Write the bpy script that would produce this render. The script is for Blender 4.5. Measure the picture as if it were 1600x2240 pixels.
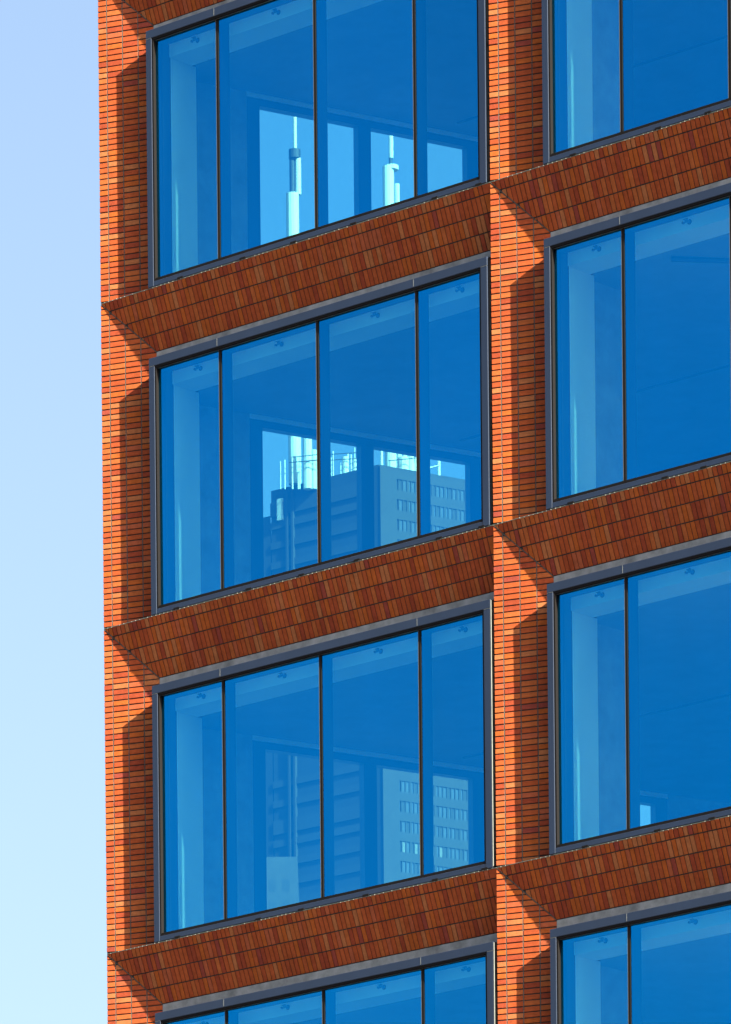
import bpy, math, random
from mathutils import Vector, Matrix

random.seed(7)
sc = bpy.context.scene
for o in list(bpy.data.objects):
    bpy.data.objects.remove(o)

# ------------------------------------------------------------------ camera, sky, sun, exposure
W, H = 6.203, 3.89                 # bay width, storey height
Z0 = 31.557                        # height of the topmost spandrel edge in view
PX, PD, DROP = 0.6827, 0.2513, 0.6595   # splay of the brick piers and spandrels
XF, XR, ZF = 0.795, 6.150, 0.826   # window frame: left, right, top (below the edge)

F_PX, IW, IH = 14774.5, 1600.0, 2240.0
CAM = Vector((56.705, -58.030, 1.60))
yaw, pit, rol = (math.radians(a) for a in (42.269, -0.3293, -0.5274))
fw = Vector((-math.sin(yaw), math.cos(yaw), 0)); rt = Vector((math.cos(yaw), math.sin(yaw), 0)); up = Vector((0, 0, 1))
fw, up = fw * math.cos(pit) + up * math.sin(pit), up * math.cos(pit) - fw * math.sin(pit)
rt, up = rt * math.cos(rol) + up * math.sin(rol), up * math.cos(rol) - rt * math.sin(rol)
cam_d = bpy.data.cameras.new('camera')
cam = bpy.data.objects.new('camera', cam_d)
sc.collection.objects.link(cam)
M3 = Matrix((rt, up, -fw)).transposed()
cam.matrix_world = Matrix.Translation(CAM) @ M3.to_4x4()
cam_d.sensor_fit = 'VERTICAL'
cam_d.sensor_width = cam_d.sensor_height = 24.0
cam_d.lens = F_PX / IH * 24.0
cam_d.shift_y = 4384.47 / IH
cam_d.clip_start = 1.0
cam_d.clip_end = 6000.0
sc.camera = cam

SUN = Vector((6.75, -1.0, 4.25)).normalized()
world = bpy.data.worlds.new('World'); sc.world = world
world.use_nodes = True
wn = world.node_tree.nodes; wl = world.node_tree.links
bg = wn['Background']
sky = wn.new('ShaderNodeTexSky'); sky.sky_type = 'NISHITA'; sky.sun_disc = False
sky.sun_elevation = math.asin(SUN.z)
sky.sun_rotation = math.atan2(SUN.x, SUN.y)
sky.altitude = 0; sky.air_density = 1.0; sky.dust_density = 3.8; sky.ozone_density = 0.7
wl.new(sky.outputs[0], bg.inputs[0]); bg.inputs[1].default_value = 0.060

sd = bpy.data.lights.new('sun', 'SUN'); sd.energy = 5.0; sd.angle = math.radians(0.5); sd.color = (1.0, 0.93, 0.66)
sun = bpy.data.objects.new('sun', sd); sc.collection.objects.link(sun)
sun.rotation_euler = SUN.to_track_quat('Z', 'Y').to_euler()
sun.location = (40, -10, 60)

sc.view_settings.view_transform = 'Standard'; sc.view_settings.look = 'None'
sc.view_settings.gamma = 1.0; sc.view_settings.exposure = 2.2
sc.cycles.use_denoising = True
sc.cycles.transparent_max_bounces = 16
sc.cycles.max_bounces = 10

def project(p):
    d = Vector(p) - CAM
    z = d.dot(fw)
    return (800 + F_PX * d.dot(rt) / z, 1120 + 4384.47 - F_PX * d.dot(up) / z)

def zA(j):
    return Z0 - H * j

# ------------------------------------------------------------------ materials
MATS = {}
def mat(name, color, rough=0.8, metal=0.0, var=0.0, scale=8.0, bump=0.0, bscale=60.0, spec=0.3, streak=False, stain=0.0):
    m = bpy.data.materials.new(name); m.use_nodes = True
    n = m.node_tree.nodes; l = m.node_tree.links
    b = n['Principled BSDF']
    b.inputs['Roughness'].default_value = rough; b.inputs['Metallic'].default_value = metal
    b.inputs['Specular IOR Level'].default_value = spec
    tc = n.new('ShaderNodeTexCoord')
    if var > 0:
        no = n.new('ShaderNodeTexNoise'); no.inputs['Scale'].default_value = scale; no.inputs['Detail'].default_value = 6
        no.inputs['Roughness'].default_value = 0.65
        if streak:
            mp = n.new('ShaderNodeMapping'); mp.inputs['Scale'].default_value = (1.0, 1.0, 0.12)
            l.new(tc.outputs['Object'], mp.inputs[0]); l.new(mp.outputs[0], no.inputs['Vector'])
        else:
            l.new(tc.outputs['Object'], no.inputs['Vector'])
        r = n.new('ShaderNodeValToRGB')
        r.color_ramp.elements[0].position = 0.3; r.color_ramp.elements[1].position = 0.72
        r.color_ramp.elements[0].color = tuple(c * (1 - var) for c in color) + (1,)
        r.color_ramp.elements[1].color = tuple(min(1, c * (1 + var)) for c in color) + (1,)
        l.new(no.outputs['Fac'], r.inputs[0])
        if stain:
            ge = n.new('ShaderNodeNewGeometry'); mp2 = n.new('ShaderNodeMapping'); mp2.inputs['Scale'].default_value = (1.5, 1.5, 0.55)
            n3 = n.new('ShaderNodeTexNoise'); n3.inputs['Scale'].default_value = 1.1; n3.inputs['Detail'].default_value = 7
            l.new(ge.outputs['Position'], mp2.inputs[0]); l.new(mp2.outputs[0], n3.inputs['Vector'])
            mr = n.new('ShaderNodeMapRange'); mr.inputs[1].default_value = 0.32; mr.inputs[2].default_value = 0.68; mr.inputs[3].default_value = 1 - stain; mr.inputs[4].default_value = 1 + stain
            l.new(n3.outputs['Fac'], mr.inputs[0])
            hs = n.new('ShaderNodeHueSaturation'); l.new(mr.outputs[0], hs.inputs['Value']); l.new(r.outputs[0], hs.inputs['Color'])
            l.new(hs.outputs[0], b.inputs['Base Color'])
        else:
            l.new(r.outputs[0], b.inputs['Base Color'])
    else:
        b.inputs['Base Color'].default_value = (*color, 1)
    if bump > 0:
        n2 = n.new('ShaderNodeTexNoise'); n2.inputs['Scale'].default_value = bscale; n2.inputs['Detail'].default_value = 4
        l.new(tc.outputs['Object'], n2.inputs['Vector'])
        bp = n.new('ShaderNodeBump'); bp.inputs['Strength'].default_value = bump; bp.inputs['Distance'].default_value = 0.004
        l.new(n2.outputs['Fac'], bp.inputs['Height']); l.new(bp.outputs[0], b.inputs['Normal'])
    MATS[name] = m
    return m

BRICK_COL = [(0.292, 0.0635, 0.0215), (0.262, 0.0520, 0.0195), (0.308, 0.0800, 0.0255), (0.222, 0.0410, 0.0195), (0.302, 0.1020, 0.0410),
             (0.312, 0.0730, 0.0175), (0.205, 0.0400, 0.0290), (0.288, 0.0700, 0.0320), (0.276, 0.0570, 0.0190)]
BRICK_W = [6, 5, 5, 3, 3, 4, 0.8, 2.2, 5]
BRICKS = [mat('brick_%d' % k, c, 0.85, 0, 0.18, 16, 0.7, 110, 0.08, False, 0.10) for k, c in enumerate(BRICK_COL)]
mortar = mat('mortar', (0.034, 0.031, 0.033), 0.95, 0, 0.3, 30, 0.3, 200, 0.1)
paint = mat('frame_paint', (0.0155, 0.0255, 0.058), 0.38, 0.0, 0.12, 2.0, 0, 60, 0.4, True)
zinc = mat('head_flashing', (0.20, 0.205, 0.21), 0.55, 0.1, 0.42, 5.0, 0, 60, 0.4)
alu = mat('pale_trim', (0.17, 0.18, 0.19), 0.45, 0.0, 0.15, 20)
lead = mat('edge_flashing', (0.10, 0.12, 0.115), 0.6, 0.0, 0.25, 15)
rubber = mat('gasket_rubber', (0.008, 0.007, 0.008), 0.8, 0, 0, 1, 0, 60, 0.1)
bronze = mat('joint_edge', (0.085, 0.078, 0.075), 0.5, 0.2)
plaster = mat('plaster', (0.86, 0.85, 0.83), 0.9, 0, 0.04, 3)
pointing = mat('pointing_mortar', (0.075, 0.071, 0.070), 0.95, 0, 0.35, 40)
dab_m = mat('mortar_glint', (0.26, 0.25, 0.24), 0.9)
concrete = mat('concrete', (0.32, 0.31, 0.30), 0.9, 0, 0.22, 2.5)
ceil_m = mat('ceiling_board', (0.22, 0.22, 0.22), 0.9, 0, 0.1, 2)
sprink_m = mat('sprinkler_metal', (0.10, 0.105, 0.11), 0.5)
dark_m = mat('dark_metal', (0.03, 0.035, 0.045), 0.5)
screed = mat('floor_screed', (0.50, 0.49, 0.48), 0.8, 0, 0.2, 1.5)
body_m = mat('brick_body', (0.42, 0.12, 0.04), 0.9, 0, 0.2, 2)
street = mat('street', (0.092, 0.090, 0.092), 0.9, 0, 0.25, 0.05)
tower_a = mat('tower_dark_face', (0.030, 0.032, 0.035), 0.8, 0, 0.1, 0.2)  # tower tones kept dark and close: haze and shading put into the colour
tower_b = mat('tower_pale_face', (0.034, 0.034, 0.034), 0.8, 0, 0.1, 0.2)
mast_w = mat('mast_white', (0.55, 0.55, 0.53), 0.7)
low_m = mat('pale_stone', (0.045, 0.045, 0.045), 0.85, 0, 0.15, 0.3)
twin = mat('tower_glass', (0.05, 0.06, 0.08), 0.15, 0, 0, 1, 0, 60, 0.5)
lit_pane = mat('lit_window_pale', (0.13, 0.13, 0.13), 0.8)  # pale colour stands in for the glow of lit tower windows

def glass_mat(name, tcol, rcol, fac, grazing=False):
    m = bpy.data.materials.new(name); m.use_nodes = True
    n = m.node_tree.nodes; l = m.node_tree.links
    for x in list(n):
        n.remove(x)
    out = n.new('ShaderNodeOutputMaterial'); mx = n.new('ShaderNodeMixShader'); mx.inputs[0].default_value = fac
    tr = n.new('ShaderNodeBsdfTransparent'); tr.inputs[0].default_value = (*tcol, 1)
    gl = n.new('ShaderNodeBsdfGlossy'); gl.inputs['Color'].default_value = (*rcol, 1); gl.inputs['Roughness'].default_value = 0.0
    if grazing:      # reflects more towards grazing angles, as real glass does
        lw = n.new('ShaderNodeLayerWeight'); lw.inputs[0].default_value = 0.5
        mr = n.new('ShaderNodeMapRange'); mr.interpolation_type = 'SMOOTHSTEP'
        mr.inputs[1].default_value = 0.68; mr.inputs[2].default_value = 0.94; mr.inputs[3].default_value = fac; mr.inputs[4].default_value = 0.98
        l.new(lw.outputs['Facing'], mr.inputs[0]); l.new(mr.outputs[0], mx.inputs[0])
    if grazing:
        oi = n.new('ShaderNodeObjectInfo'); tc = n.new('ShaderNodeTexCoord')
        mp = n.new('ShaderNodeMapping'); mp.inputs['Scale'].default_value = (1.6, 1.6, 0.5)
        no = n.new('ShaderNodeTexNoise'); no.inputs['Scale'].default_value = 1.4; no.inputs['Detail'].default_value = 5
        no.noise_dimensions = '4D'
        ml = n.new('ShaderNodeMath'); ml.operation = 'MULTIPLY'; ml.inputs[1].default_value = 37.0
        l.new(oi.outputs['Random'], ml.inputs[0]); l.new(ml.outputs[0], no.inputs['W'])
        l.new(tc.outputs['Object'], mp.inputs[0]); l.new(mp.outputs[0], no.inputs['Vector'])
        ma = n.new('ShaderNodeMath'); ma.operation = 'ADD'; l.new(oi.outputs['Random'], ma.inputs[0]); l.new(no.outputs['Fac'], ma.inputs[1])
        m2 = n.new('ShaderNodeMapRange'); m2.inputs[1].default_value = 0.3; m2.inputs[2].default_value = 1.7; m2.inputs[3].default_value = 0.92; m2.inputs[4].default_value = 1.09
        l.new(ma.outputs[0], m2.inputs[0])
        hs = n.new('ShaderNodeHueSaturation'); hs.inputs['Color'].default_value = (*rcol, 1); l.new(m2.outputs[0], hs.inputs['Value'])
        l.new(hs.outputs[0], gl.inputs['Color'])
    l.new(tr.outputs[0], mx.inputs[1]); l.new(gl.outputs[0], mx.inputs[2]); l.new(mx.outputs[0], out.inputs[0])
    return m
# blue-coated solar glass: the coating sits on the outer face, the inner face is clear
coated = glass_mat('coated_glass', (0.46, 1.0, 1.0), (0.0, 0.42, 1.0), 0.475, True)
clear = glass_mat('clear_glass', (0.97, 0.99, 1.0), (1, 1, 1), 0.02)
side_glass = glass_mat('side_glass', (0.80, 1.0, 1.0), (0.05, 0.4, 0.9), 0.08)

# ------------------------------------------------------------------ mesh helpers
class MB:
    def __init__(s):
        s.v = []; s.f = []; s.m = []
    def poly(s, pts, mi=0):
        k = len(s.v); s.v += [tuple(p) for p in pts]; s.f.append(tuple(range(k, k + len(pts)))); s.m.append(mi)
    def prism(s, base, top, mi=0, caps=(True, True)):
        """closed solid between two rings of equal length (base counter-clockwise seen from the top)"""
        k = len(s.v); n = len(base)
        s.v += [tuple(p) for p in base] + [tuple(p) for p in top]
        if caps[0]: s.f.append(tuple(reversed(range(k, k + n)))); s.m.append(mi)
        if caps[1]: s.f.append(tuple(range(k + n, k + 2 * n))); s.m.append(mi)
        for a in range(n):
            b = (a + 1) % n
            s.f.append((k + a, k + b, k + n + b, k + n + a)); s.m.append(mi)
    def box(s, x0, x1, y0, y1, z0, z1, mi=0):
        b = [(x0, y0, z0), (x1, y0, z0), (x1, y1, z0), (x0, y1, z0)]
        s.prism(b, [(p[0], p[1], z1) for p in b], mi)
    def plan(s, pts, z0, z1, mi=0):
        s.prism([(p[0], p[1], z0) for p in pts], [(p[0], p[1], z1) for p in pts], mi)
    def cyl(s, a, b, r0, r1=None, n=12, mi=0):
        r1 = r0 if r1 is None else r1
        a, b = Vector(a), Vector(b); w = (b - a).normalized()
        u = w.orthogonal().normalized(); v = w.cross(u)
        ring = lambda c, r: [c + (u * math.cos(2 * math.pi * k / n) + v * math.sin(2 * math.pi * k / n)) * r for k in range(n)]
        s.prism(ring(a, r0), ring(b, r1), mi)
    def mesh(s, name, mats):
        me = bpy.data.meshes.new(name); me.from_pydata(s.v, [], s.f)
        for m in mats: me.materials.append(m)
        if any(s.m): me.polygons.foreach_set('material_index', s.m)
        me.update()
        return me
    def build(s, name, mats, parent=None, loc=(0, 0, 0)):
        if not isinstance(mats, (list, tuple)): mats = [mats]
        return link(name, s.mesh(name, mats), parent, loc)

def link(name, data, parent=None, loc=(0, 0, 0)):
    o = bpy.data.objects.new(name, data); sc.collection.objects.link(o)
    o.location = loc
    if parent: o.parent = parent
    return o

def tag(o, label, cat=None, group=None, kind=None):
    o['label'] = label
    if cat: o['category'] = cat
    if group: o['group'] = group
    if kind: o['kind'] = kind
    return o

def bevel_bar(mb, x0, x1, y0, y1, z0, z1, c=0.004, mi=0):
    """box whose front (-y) edges are chamfered"""
    back = [(x0, y1, z0), (x1, y1, z0), (x1, y1, z1), (x0, y1, z1)]
    mid = [(x0, y0 + c, z0), (x1, y0 + c, z0), (x1, y0 + c, z1), (x0, y0 + c, z1)]
    fr = [(x0 + c, y0, z0 + c), (x1 - c, y0, z0 + c), (x1 - c, y0, z1 - c), (x0 + c, y0, z1 - c)]
    mb.prism(back, mid, mi, (True, False)); mb.prism(mid, fr, mi, (False, True))

# ------------------------------------------------------------------ ground
g = MB(); g.poly([(-3000, -3000, 0), (3000, -3000, 0), (3000, 3000, 0), (-3000, 3000, 0)])
go = g.build('ground', street); go['kind'] = 'structure'

# ------------------------------------------------------------------ the brick building
bld = link('office_building', None)
tag(bld, 'orange brick office building with splayed piers and large blue tinted windows', 'building')
NI, J0, J1 = 2, 0, 3

# ---- bricks
def clip(poly, a, b, c):
    """keep a*x + b*y <= c"""
    out = []
    for k in range(len(poly)):
        p, q = poly[k], poly[(k + 1) % len(poly)]
        dp, dq = a * p[0] + b * p[1] - c, a * q[0] + b * q[1] - c
        if dp <= 0: out.append(p)
        if (dp < 0 < dq) or (dq < 0 < dp):
            t = dp / (dp - dq); out.append((p[0] + (q[0] - p[0]) * t, p[1] + (q[1] - p[1]) * t))
    return out

def area(poly):
    return 0.5 * abs(sum(poly[k - 1][0] * poly[k][1] - poly[k][0] * poly[k - 1][1] for k in range(len(poly))))

def inset(poly, d):
    c = (sum(p[0] for p in poly) / len(poly), sum(p[1] for p in poly) / len(poly))
    out = []
    for x, y in poly:
        dx, dy = c[0] - x, c[1] - y
        out.append((x + math.copysign(min(d, abs(dx) * .6), dx), y + math.copysign(min(d, abs(dy) * .6), dy)))
    return out

brick_list = []      # (owner part, origin, U, V, N, polygon, proud, material, shown area)
def add_brick(owner, O, U, V, N, poly, rank=1.0):
    if len(poly) < 3 or area(poly) < 2.5e-4: return
    # make it run counter-clockwise in (U, V) with N = U x V
    s = sum(poly[k - 1][0] * poly[k][1] - poly[k][0] * poly[k - 1][1] for k in range(len(poly)))
    if s < 0: poly = poly[::-1]
    jit = [(p[0] + random.uniform(-.0008, .0008), p[1] + random.uniform(-.0008, .0008)) for p in poly]
    pr = random.gauss(0, .0011)
    pts = [project(O + U * p[0] + V * p[1] + N * pr) for p in poly]
    inside = all(4 < q[0] < IW - 4 and 4 < q[1] < IH - 4 for q in pts)
    near = any(-60 < q[0] < IW + 60 and -60 < q[1] < IH + 60 for q in pts)
    if not near: return
    a = area(pts) * rank if inside else 0
    mi = random.choices(range(len(BRICKS)), BRICK_W)[0]
    brick_list.append((owner, O, U, V, N, jit, pr, mi, a))

def brick_into(mb, b, origin=Vector((0, 0, 0))):
    _, O, U, V, N, poly, pr, mi, _ = b
    P = lambda p, h: O + U * p[0] + V * p[1] + N * h - origin
    back = [P(p, -0.035) for p in poly]; mid = [P(p, pr - .0022) for p in poly]; fr = [P(p, pr) for p in inset(poly, .0024)]
    return back, mid, fr

L1 = math.hypot(PX, PD); L2 = math.hypot(DROP, PD)
U1 = Vector((PX, PD, 0)) / L1; N1 = Vector((PD, -PX, 0)) / L1; UP = Vector((0, 0, 1))
U2 = Vector((1, 0, 0)); V2 = Vector((0, PD, -DROP)) / L2; N2 = Vector((0, -DROP, -PD)) / L2
COURSE = 0.0667; JT = 0.0135
ucols = [0.0, 0.1113, 0.3153, 0.5193, L1]
rows = [0.0, 0.108, 0.3070, 0.5060, L2]

for i in range(NI):
    # pier core: the mortar bed behind the bricks, one part per pier
    mb = MB()
    o = N1 * -0.0115
    a0 = Vector((i * W, 0, 0)) + o; a1 = a0 + U1 * L1
    mb.plan([(a0.x + .002, a0.y), (a1.x, a1.y), (a1.x, 0.40), (a0.x + .002, 0.40)], zA(J1) - H + 0.012, zA(J0))
    pier = mb.build('brick_pier', mortar, bld)
    for j in range(J0, J1 + 1):
        O = Vector((i * W, 0, zA(j)))
        # flush upright joints, one strip to a joint and storey
        for u in ucols[1:4]:
            pc = O + U1 * u; mb = MB()
            q0, q1 = pc - U1 * .0042, pc + U1 * .0042
            ztop = -DROP / L1 * u - .012
            ring_ = [q0 - N1 * .012, q1 - N1 * .012, q1 - N1 * .0022, q0 - N1 * .0022]
            mb.plan([(p.x, p.y) for p in ring_][::-1], O.z - 58 * COURSE + .004, O.z + ztop)
            mb.build('pointing', pointing, pier)
        for c in range(58):
            zt, zb = -c * COURSE - JT / 2, -(c + 1) * COURSE + JT / 2
            for k in range(4):
                u0, u1 = ucols[k] + (JT / 2 if k else 0), ucols[k + 1] - (JT / 2 if k < 3 else 0)
                pl = [(u0, zb), (u1, zb), (u1, zt), (u0, zt)]
                pl = clip(pl, DROP / L1, 1, -0.011)        # below the slanting joint with the spandrel
                add_brick(pier, O, U1, UP, U1.cross(UP), pl, 0.0 if k == 3 else 1.0)

for i in range(NI):
    for j in range(J0, J1 + 1):
        O = Vector((i * W, 0, zA(j)))
        # spandrel core
        mb = MB()
        q = N2 * -0.0115
        p0 = O + q; p1 = O + q + V2 * L2
        x0, x1 = 0.006, W - 0.002
        prof = [(p0.y, p0.z), (p1.y, p1.z), (0.45, p1.z), (0.45, p0.z)]
        mb.prism([(i * W + x0 + .01, y, z) for y, z in prof], [(i * W + x1, y, z) for y, z in prof])
        sp = mb.build('brick_spandrel', mortar, bld)
        # thin metal edge under the sill, over the top course
        mb = MB(); bevel_bar(mb, i * W + .004, i * W + W - .004, -0.0015, 0.30, O.z + 0.0015, O.z + 0.0085, .001)
        mb.build('edge_flashing', lead, sp)
        # mortar bead in the slanting joint between pier and spandrel
        mb = MB(); e0 = O + Vector((.010, .002, -.008)); e1 = O + Vector((PX, PD, -DROP)) + Vector((-.004, -.004, .002))
        mb.cyl(e0, e1, .0042, .0042, 6); mb.build('mitre_joint', pointing, sp)
        ncol = int(W / COURSE)
        mb = MB()  # pale dabs standing for sun glints on mortar tips and brick corners
        for c in range(1, ncol):
            if random.random() < .65:
                x = i * W + c * COURSE + random.uniform(-.003, .003); h = random.uniform(.004, .011)
                mb.box(x - .005, x + .005, -.0045, .004, O.z - .001, O.z + h)
        dab = mb.build('mortar_glints', dab_m, sp); dab['kind'] = 'stuff'
        for r in range(4):
            v0, v1 = rows[r] + (JT / 2 if r else 0.001), rows[r + 1] - JT / 2
            for c in range(ncol):
                u0, u1 = c * COURSE + JT / 2 - .0003, (c + 1) * COURSE - JT / 2 + .0003
                if c == ncol - 1: u1 = W - .004
                pl = [(u0, v0), (u1, v0), (u1, v1), (u0, v1)]
                pl = clip(pl, -1, PX / L2, -0.009)
                add_brick(sp, O, U2, -V2, N2, [(p[0], -p[1]) for p in pl])

brick_list.sort(key=lambda b: -b[8])
N_SINGLE = 300
for b in brick_list[:N_SINGLE]:
    _, O, U, V, N, poly, pr, mi, _ = b
    c = O + U * (sum(p[0] for p in poly) / len(poly)) + V * (sum(p[1] for p in poly) / len(poly))
    mb = MB()
    back, mid, fr = brick_into(mb, b, c)
    mb.prism(back, mid, 0, (True, False)); mb.prism(mid, fr, 0, (False, True))
    mb.build('brick', BRICKS[mi], b[0], c)
mb = MB()
for b in brick_list[N_SINGLE:]:
    back, mid, fr = brick_into(mb, b)
    mb.prism(back, mid, b[7], (False, False)); mb.prism(mid, fr, b[7], (False, True))
bo = mb.build('bricks', BRICKS, bld)
bo['kind'] = 'stuff'

# ---- windows: frame, gaskets, panes, mullions (local to the edge point of the bay)
JX = [1.925, 3.483, 5.033]; GX0, GX1 = 0.893, 6.030; GZ1, GZ0 = -0.952, -H + 0.098
YG = 0.045
def frame_mesh():
    m = MB(); b = -H + 0.016
    yf = -0.006
    bevel_bar(m, XF, XR, yf, 0.16, -0.925, -ZF)                        # head
    bevel_bar(m, XF, GX0 - 0.006, yf, 0.16, b, -0.929)                # left jamb
    bevel_bar(m, GX1 + 0.018, XR, yf, 0.16, b, -0.929)                # right jamb
    bevel_bar(m, GX0 - 0.003, GX1 + 0.015, yf + .003, 0.16, b, GZ0 - 0.022)  # sill rail
    return m.mesh('window', [paint])
def ring(m, x0, x1, z0, z1, t, y0, y1):
    m.box(x0, x0 + t, y0, y1, z0, z1); m.box(x1 - t, x1, y0, y1, z0, z1)
    m.box(x0 + t, x1 - t, y0, y1, z0, z0 + t); m.box(x0 + t, x1 - t, y0, y1, z1 - t, z1)
def gasket_mesh():
    m = MB()
    ring(m, GX0 - 0.0055, GX1 + 0.017, GZ0 - 0.0215, -0.9265, 0.0225, 0.001, 0.06)
    m.box(GX0 + .0172, GX1 - .0056, 0.006, YG - .002, GZ0 + .0012, GZ0 + .013)
    m.box(GX0 + .0172, GX1 - .0056, 0.006, YG - .026, GZ1 - .004, GZ1 + .0028)
    return m.mesh('gasket', [rubber])
def bead_mesh():
    m = MB()
    m.box(GX0 + .0175, GX1 - .006, 0.020, 0.040, GZ1 - .005, GZ1 + .0015)
    return m.mesh('glazing_bead', [bronze])
def mullion_mesh():
    m = MB()
    m.box(-.017, .017, YG - .010, YG + .012, GZ0, GZ1)
    m.box(-.030, .030, YG + .014, 0.215, GZ0, GZ1)
    return m.mesh('mullion', [rubber])
def mull_edge_mesh():
    m = MB(); m.box(-.0215, -.0175, YG - .012, YG - .001, GZ0, GZ1)
    return m.mesh('mullion_edge', [bronze])
def back_frame_mesh():
    m = MB()
    m.box(XF, GX0 + .012, 0.162, 0.305, GZ0, -0.83)
    m.box(GX0 + .013, GX1, 0.072, 0.225, GZ1 - .008, -0.83)
    m.box(GX0 + .013, GX1, 0.072, 0.235, -H + 0.02, GZ0 + .012)
    m.box(GX1, W - .02, 0.162, 0.235, GZ0, -0.83)
    return m.mesh('inner_frame', [dark_m])
def pane_mesh(x0, x1):
    m = MB(); y0, y1 = YG, YG + .012
    v = [(x0, y0, GZ0), (x1, y0, GZ0), (x1, y0, GZ1), (x0, y0, GZ1)]
    w = [(x0, y1, GZ0), (x1, y1, GZ0), (x1, y1, GZ1), (x0, y1, GZ1)]
    m.prism(w, v, 1, (True, True)); m.m[1] = 0
    return m.mesh('glass_pane', [coated, clear])
def head_flash_mesh():
    m = MB(); m.box(PX + .002, W - .006, PD - .004, PD + .05, -ZF - .02, -DROP - .004)
    return m.mesh('head_flashing', [zinc])
def joint_mesh():
    m = MB(); m.box(-.002, .002, -.0075, .02, -0.918, -ZF - .004)
    return m.mesh('joint_sealant', [alu])
def corner_joint_mesh(x0, x1):
    m = MB(); m.box(x0, x1, -.0068, .02, -.9285, -.9255)
    return m.mesh('joint_sealant', [alu])
def weep_mesh():
    m = MB(); m.box(-.045, .045, -.0095, .01, -H + .0095, -H + .031)
    return m.mesh('weep_hole', [rubber])
fm, gm, bm_, mm, mem, bfm, hfm, jm, wm = frame_mesh(), gasket_mesh(), bead_mesh(), mullion_mesh(), mull_edge_mesh(), back_frame_mesh(), head_flash_mesh(), joint_mesh(), weep_mesh()
cj1, cj2 = corner_joint_mesh(XF + .006, GX0 - .01), corner_joint_mesh(GX1 + .022, XR - .006)
xs = [GX0] + JX + [GX1]
pms = [pane_mesh(xs[k] + (.0165 if k else .0165), xs[k + 1] - (.0165 if k < 3 else .006)) for k in range(4)]
names_floor = ['top', 'second', 'third', 'lowest']
for i in range(NI):
    for j in range(J0, J1 + 1):
        L = (i * W, 0, zA(j))
        w = link('window', fm, bld, L)
        w['label'] = '%s of the four stacked windows in the %s bay' % (['topmost', 'second from the top', 'third from the top', 'bottom'][j], ['left', 'right'][i])
        for nm, me in (('gasket', gm), ('glazing_bead', bm_), ('inner_frame', bfm), ('head_flashing', hfm), ('joint_sealant', cj1), ('joint_sealant', cj2)):
            link(nm, me, w)
        for pm in pms: link('glass_pane', pm, w)
        for k, x in enumerate(JX):
            link('mullion', mm, w, (x, 0, 0)); link('mullion_edge', mem, w, (x, 0, 0))
            if k != 1: link('joint_sealant', jm, w, (x + random.uniform(-.02, .02), 0, 0))
        for x in (1.25, 2.45, 3.15, 4.2, 5.35, 6.03):
            link('weep_hole', wm, w, (x + random.uniform(-.12, .12) * (x < 6), 0, 0))
        # pale sealant bead between the frame and the next pier
        m = MB()
        if j > 1: m.box(XR + .004, XR + .010, -.006, .03, -H + .03, -ZF - .012)
        m.box(XR + .0105, W - .012, .004, .03, -H + .03, -ZF - .012, 1)
        m.build('edge_sealant', [alu, rubber], w)

# ---- rooms behind the glass
D = Vector((0.3007, 1.0, 0)) ; D = Vector((0.307, 1, 0)).normalized(); NW = Vector((D.y, -D.x, 0))
S0 = Vector((0.217, 0, 0))                   # inner face of the oblique side wall
def side(a, off=0.0):
    p = S0 + D * a + NW * off
    return (p.x, p.y)
YB = 15.0; XRW = 17.0
def side_box(mb, a0, a1, z0, z1, o0=-0.205, o1=0.0, mi=0):
    mb.plan([side(a0, o0), side(a0, o1), side(a1, o1), side(a1, o0)][::-1], z0, z1, mi)
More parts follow.
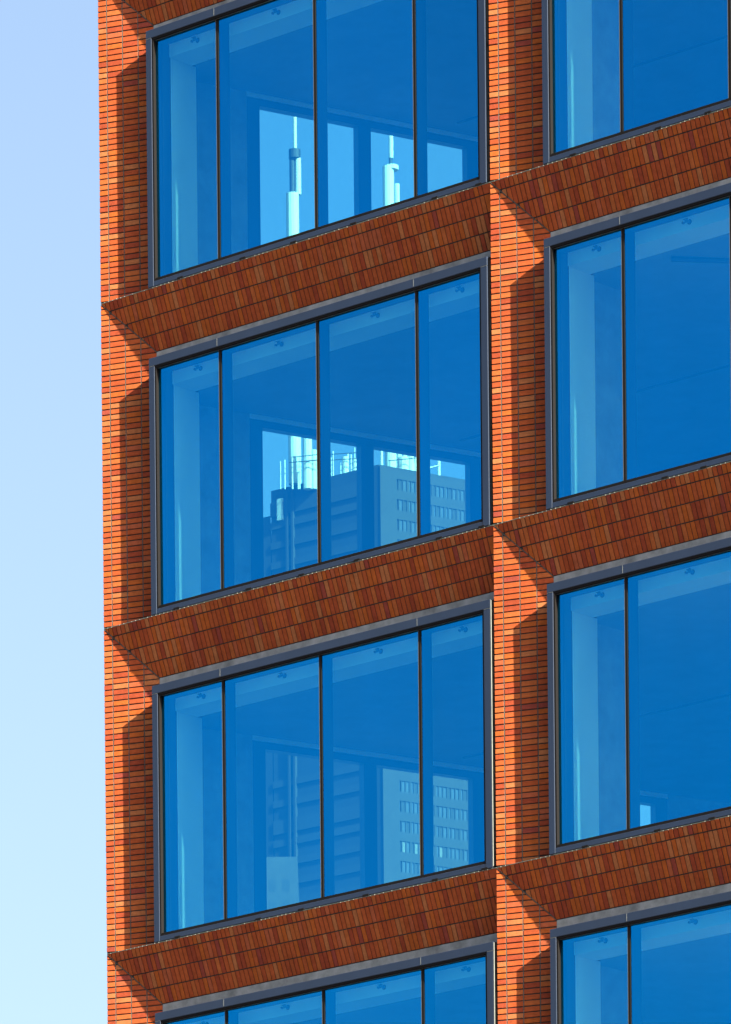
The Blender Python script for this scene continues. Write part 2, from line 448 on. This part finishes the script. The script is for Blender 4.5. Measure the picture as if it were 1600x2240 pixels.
# side windows: (start of jamb, opening, opening, ...)
for j in range(J0, J1 + 1):
    z = zA(j)
    # ceiling with a raised strip along the glass, and its fascia
    m = MB()
    c0 = side(0.72); c1 = side(YB)
    m.plan([(c0[0], 0.68), (XRW, 0.68), (XRW, YB), (c1[0], YB)], z - 1.076, z - 0.02)
    ce = m.build('ceiling', ceil_m, bld)
    m = MB(); m.box(0.46, XRW, 0.285, 0.330, z - 1.085, z - 0.84)
    m.build('fascia', plaster, ce)
    m = MB(); m.box(0.46, XRW, 0.331, 0.676, z - 1.0845, z - 0.84)
    m.build('soffit', plaster, ce)
    m = MB(); m.box(1.9, XRW, 4.33, 4.37, z - 1.092, z - 1.079)
    m.build('ceiling_joint', dark_m, ce)
    # floor
    m = MB(); m.plan([(0.35, 0.26), (XRW, 0.26), (XRW, YB), (c1[0], YB)], z - H - .018, z - H + .05)
    m.build('floor_slab', screed, bld)
    # side wall
    m = MB()
    zs, zh = z - H + .052, z - 1.066
    side_box(m, 0.26, 1.86, zs, zh); side_box(m, 5.17, 7.20, zs, zh); side_box(m, 7.86, 14.2, zs, zh)
    for a, b in ((1.861, 5.169), (7.201, 7.859)):
        side_box(m, a, b, zs, z - 3.55)
    swall = m.build('side_wall', concrete, bld)
    for a, b in ((1.861, 5.169), (7.201, 7.859)):
        m = MB(); side_box(m, a, b, z - 1.13, zh); m.build('lintel', plaster, swall)
    for a, b, mids in ((1.862, 5.168, (3.43,)), (7.202, 7.858, ())):
        m = MB(); t = .178
        f0, f1 = z - 3.549, z - 1.131
        side_box(m, a, a + t, f0, f1, -.12, -.002); side_box(m, b - t, b, f0, f1, -.12, -.002)
        for q in mids: side_box(m, q, q + t, f0, f1 - .09, -.12, -.002)
        side_box(m, a + t, b - t, f1 - .088, f1, -.12, -.002); side_box(m, a + t, b - t, f0, f0 + .08, -.12, -.002)
        sw = m.build('side_window', dark_m, bld)
        edges = [a + t] + [x for q in mids for x in (q, q + t)] + [b - t]
        for q in range(0, len(edges), 2):
            m = MB(); side_box(m, edges[q] + .001, edges[q + 1] - .001, f0 + .082, f1 - .09, -.07, -.058)
            m.build('glass_pane', side_glass, sw)
    for i in range(NI):
        # plaster return beside the window, column behind it
        m = MB(); m.box(i * W + 0.30 if i else 0.46, i * W + 0.905, 0.307, 0.745, z - H + .052, z - 1.087)
        m.build('wall_return', plaster, bld)
        if i:
            m = MB(); m.box(i * W + 0.12, i * W + 0.78, 0.80, 1.45, z - H + .052, z - 1.082)
            m.build('column', concrete, bld)
        # sprinkler heads on the soffit, one to a pane
        for x in (1.375, 2.69, 4.215, 5.525):
            m = MB(); X = i * W + x; zz = z - 1.000
            m.cyl((X, .2845, zz), (X, .279, zz), .030, .030, 14); m.cyl((X, .279, zz), (X, .225, zz), .011)
            sh = m.build('sprinkler_head', sprink_m, bld)
            m = MB(); m.cyl((X, .2245, zz + .004), (X, .2205, zz + .004), .026, .026, 14); m.box(X - .028, X + .028, .205, .220, zz + .012, zz + .020)
            m.build('deflector', sprink_m, sh)
            m = MB(); m.cyl((X - .085, .2845, zz + .006), (X - .085, .262, zz + .006), .014); m.cyl((X - .075, .268, zz + .006), (X - .03, .268, zz + .004), .007)
            m.build('test_tap', sprink_m, sh)
    if j == 1:
        m = MB(); m.cyl((8.15, .86, z - 1.11), (8.75, 1.55, z - 1.11), .028); m.cyl((8.72, 1.5, z - 1.08), (8.72, 1.5, z - 1.2), .03)
        m.build('ceiling_pipe', dark_m, bld)

m = MB(); m.plan([side(YB + .6, 0), (XRW, YB + .02), (XRW, YB + .3), side(YB + 1.0, 0)], zA(J1) - H, zA(J0))
m.build('back_wall', concrete, bld)
m = MB(); m.box(XRW, XRW + .3, 0.25, YB, zA(J1) - H, zA(J0)); m.build('party_wall', concrete, bld)
# the storeys above and below what the photograph shows, kept plain
p0 = (0.004, 0.03); p1 = side(YB + 1, -.205)
for nm, za, zb in (('lower_storeys', 0.004, zA(J1) - H - .02), ('upper_storeys', zA(J0) + .014, zA(J0) + 7.0)):
    m = MB(); m.plan([p0, (XRW + .3, 0.03), (XRW + .3, YB + 1), p1], za, zb); m.build(nm, body_m, bld)
# outer skin of the side wall, solid strip behind the corner pier
m = MB(); m.plan([(0.004, 0.40), (0.46, 0.40), (0.46, 0.46), side(.26, .0), side(.26, -.205)][::-1], zA(J1) - H, zA(J0)); m.build('corner_infill', body_m, bld)

# ------------------------------------------------------------------ the tower seen through the side windows
def at(u, v, dist):
    d = fw + rt * ((u - 800) / F_PX) - up * ((v - 1120 - 4384.47) / F_PX)
    return CAM + d * dist
DT = 1250.0; KT = DT / 520.0
pxm = F_PX / DT
cor = at(829, 1016, DT); zr = cor.z
R2 = Vector((rt.x, rt.y, 0)).normalized(); F2 = Vector((fw.x, fw.y, 0)).normalized()
dl = (-R2 + F2 * .80).normalized(); dr = (R2 + F2 * .62).normalized()
cl = cor + dl * ((829 - 603) / pxm * 1.35); cr = cor + dr * ((1090 - 829) / pxm * 1.22)
tw = link('antenna_tower', None, None, (cor.x, cor.y, 0))
tag(tw, 'tall office tower with white roof masts seen through the side windows', 'tower')
T0 = Vector((cor.x, cor.y, 0))
def tloc(p): return (p[0] - T0.x, p[1] - T0.y)
m = MB()
bk = cl + F2 * 70; bk2 = cr + F2 * 50
m.plan([tloc(p) for p in (cor, cr, bk2, bk, cl)], 0.01, zr); m.build('tower_body', tower_a, tw)
m = MB()   # lower wing
wl0 = cl + dl * 0.2; wl1 = cl + dl * 11.5
m.plan([tloc(p) for p in (wl0, wl0 + F2 * 48, wl1 + F2 * 48, wl1)][::-1], 0.01, zr - 4.6); m.build('tower_wing', tower_a, tw)
def face_panel(mb, o, d, a0, a1, z0, z1, proud):
    n = Vector((d.y, -d.x, 0))
    if n.dot(F2) > 0: n = -n
    pts = [tloc(p) for p in (o + d * a0 - n * .05, o + d * a1 - n * .05, o + d * a1 + n * proud, o + d * a0 + n * proud)]
    s = sum(pts[k - 1][0] * pts[k][1] - pts[k][0] * pts[k - 1][1] for k in range(4))
    mb.plan(pts if s > 0 else pts[::-1], z0, z1)
lr = (cr - cor).length; ll = (cl - cor).length
st = 3.72
seen_rows = list(range(0, 6)) + list(range(14, 24))
# right face: corner pier, a band to each storey, ribs and windows between the bands
m = MB(); face_panel(m, cor, dr, -.02, 3.6, 60, zr - .3, .5); m.build('corner_band', tower_b, tw)
nb = 25; wp = (lr - 4.2) / nb
for k in seen_rows:
    zt = zr - .5 - k * st
    m = MB(); face_panel(m, cor, dr, 3.62, lr, zt - 1.7, zt, .35); m.build('facade_band', tower_b, tw)
    for q in range(nb):
        a = 4.0 + q * wp
        m = MB(); face_panel(m, cor, dr, a + .05, a + wp * (.55 if q % 3 == 2 else .28), zt - st + .01, zt - 1.71, .30); m.build('facade_rib', tower_b, tw)
        lit = k == 18 and q in (0, 3, 6, 7, 9)
        m = MB(); face_panel(m, cor, dr, a + wp * (.56 if q % 3 == 2 else .29), a + wp + .03, zt - st + .02, zt - 1.72, .12)
        m.build('window', lit_pane if lit else (twin if (k * 7 + q * 5) % 4 else tower_a), tw)
for k in seen_rows:
    zt = zr - 2.4 - k * st
    m = MB(); face_panel(m, cor, dl, 1.2, ll, zt - (1.3 if k % 4 else 2.6), zt, .30); m.build('facade_band', mat('band', (0.040, 0.042, 0.045), .8) if k == 0 else MATS['band'], tw)
for a in (ll * .78, ll * .83):
    m = MB(); face_panel(m, cor, dl, a, a + .5, 60, zr - .9, .6); m.build('facade_rib', tower_b, tw)
m = MB(); face_panel(m, cor, dl, ll * .88, ll * .93, zr - 6.0, zr - 2.0, .6); m.build('vent_hood', mast_w, tw)
# roof things
def mast(u, parts):
    out = None
    base = at(u, 1030, DT + 14)
    B = Vector((base.x, base.y, 0))
    for (v0, v1, du, w, mt, nm) in parts:
        p = at(u + du, v0, DT + 14); q = at(u + du, v1, DT + 14)
        m = MB(); r = w / 2 / (F_PX / (DT + 14))
        m.cyl((p.x - T0.x, p.y - T0.y, max(p.z, 1)), (p.x - T0.x, p.y - T0.y, q.z), r, r, 14)
        if out is None: out = m.build(nm, mt, tw)
        else: m.build(nm, mt, out)
    return out
m1 = mast(646, [(1060, 425, 0, 28, mast_w, 'antenna_mast'), (426, 346, 7, 13, mast_w, 'mast_stage'), (426, 340, -6, 12, dark_m, 'lattice_stage'), (347, 328, -1, 26, dark_m, 'antenna_ring'), (330, 150, 0, 8, mast_w, 'aerial')])
m2 = mast(857, [(1060, 366, -1, 25, mast_w, 'antenna_mast'), (372, 363, 0, 31, mast_w, 'mast_cap'), (364, 345, -2, 8, dark_m, 'lattice_stage'), (346, 200, -1, 10, mast_w, 'aerial'), (1060, 404, 18, 11, mast_w, 'mast_stage')])
rr = random.Random(3)
thin = [(rr.uniform(612, 800), rr.uniform(975, 1016), rr.uniform(1.5, 4)) for _ in range(16)] + [(rr.uniform(832, 912), rr.uniform(984, 1018), rr.uniform(2, 7)) for _ in range(12)]
for (u, v, w) in thin + list(((674, 955, 20), (688, 985, 12), (757, 1000, 15), (778, 1003, 10), (900, 985, 14), (884, 1002, 26), (836, 975, 6), (961, 1003, 7))):
    p = at(u, 1070, DT + 9); q = at(u, v, DT + 9); r = w / 2 / pxm
    m = MB(); m.cyl((p.x - T0.x, p.y - T0.y, p.z), (p.x - T0.x, p.y - T0.y, q.z), r, r, 10); m.build('roof_antenna', mast_w, tw)
for (u0, u1, v, th) in ((632, 700, 1012, 2.5), (640, 700, 1000, 2), (705, 800, 995, 2), (700, 800, 1008, 2), (850, 910, 1008, 2), (938, 962, 1024, 4)):
    p = at(u0, v, DT + 7); q = at(u1, v - 6, DT + 7)
    m = MB(); m.cyl(p - T0, q - T0, th / 2 / pxm, None, 6); m.build('roof_railing', dark_m if u0 < 930 else mast_w, tw)

# a lower pale building in front of the tower
lb0 = at(651, 1874, DT * .86); lb1 = at(500, 1858, DT * .86)
lb = link('stone_building', None, None, (lb0.x, lb0.y, 0))
tag(lb, 'lower pale stone building in front of the tower behind lower left glass', 'building')
B0 = Vector((lb0.x, lb0.y, 0))
m = MB(); pts = [lb1 - B0, lb0 - B0, lb0 - B0 + F2 * 50, lb1 - B0 + F2 * 50]
m.plan([(p.x, p.y) for p in pts], 0.01, lb0.z); m.build('wall', low_m, lb)
for r in range(4):
    for q in range(5):
        p = lb0 - R2 * (1.3 + q * 2.2) - B0; z = lb0.z - 3.6 - r * 3.5
        c4 = [p - R2 * 1.1 - F2 * .02, p - F2 * .02, p + F2 * .2, p - R2 * 1.1 + F2 * .2]
        m = MB(); m.plan([(c.x, c.y) for c in c4], z - 1.9, z); m.build('window', tower_a, lb)
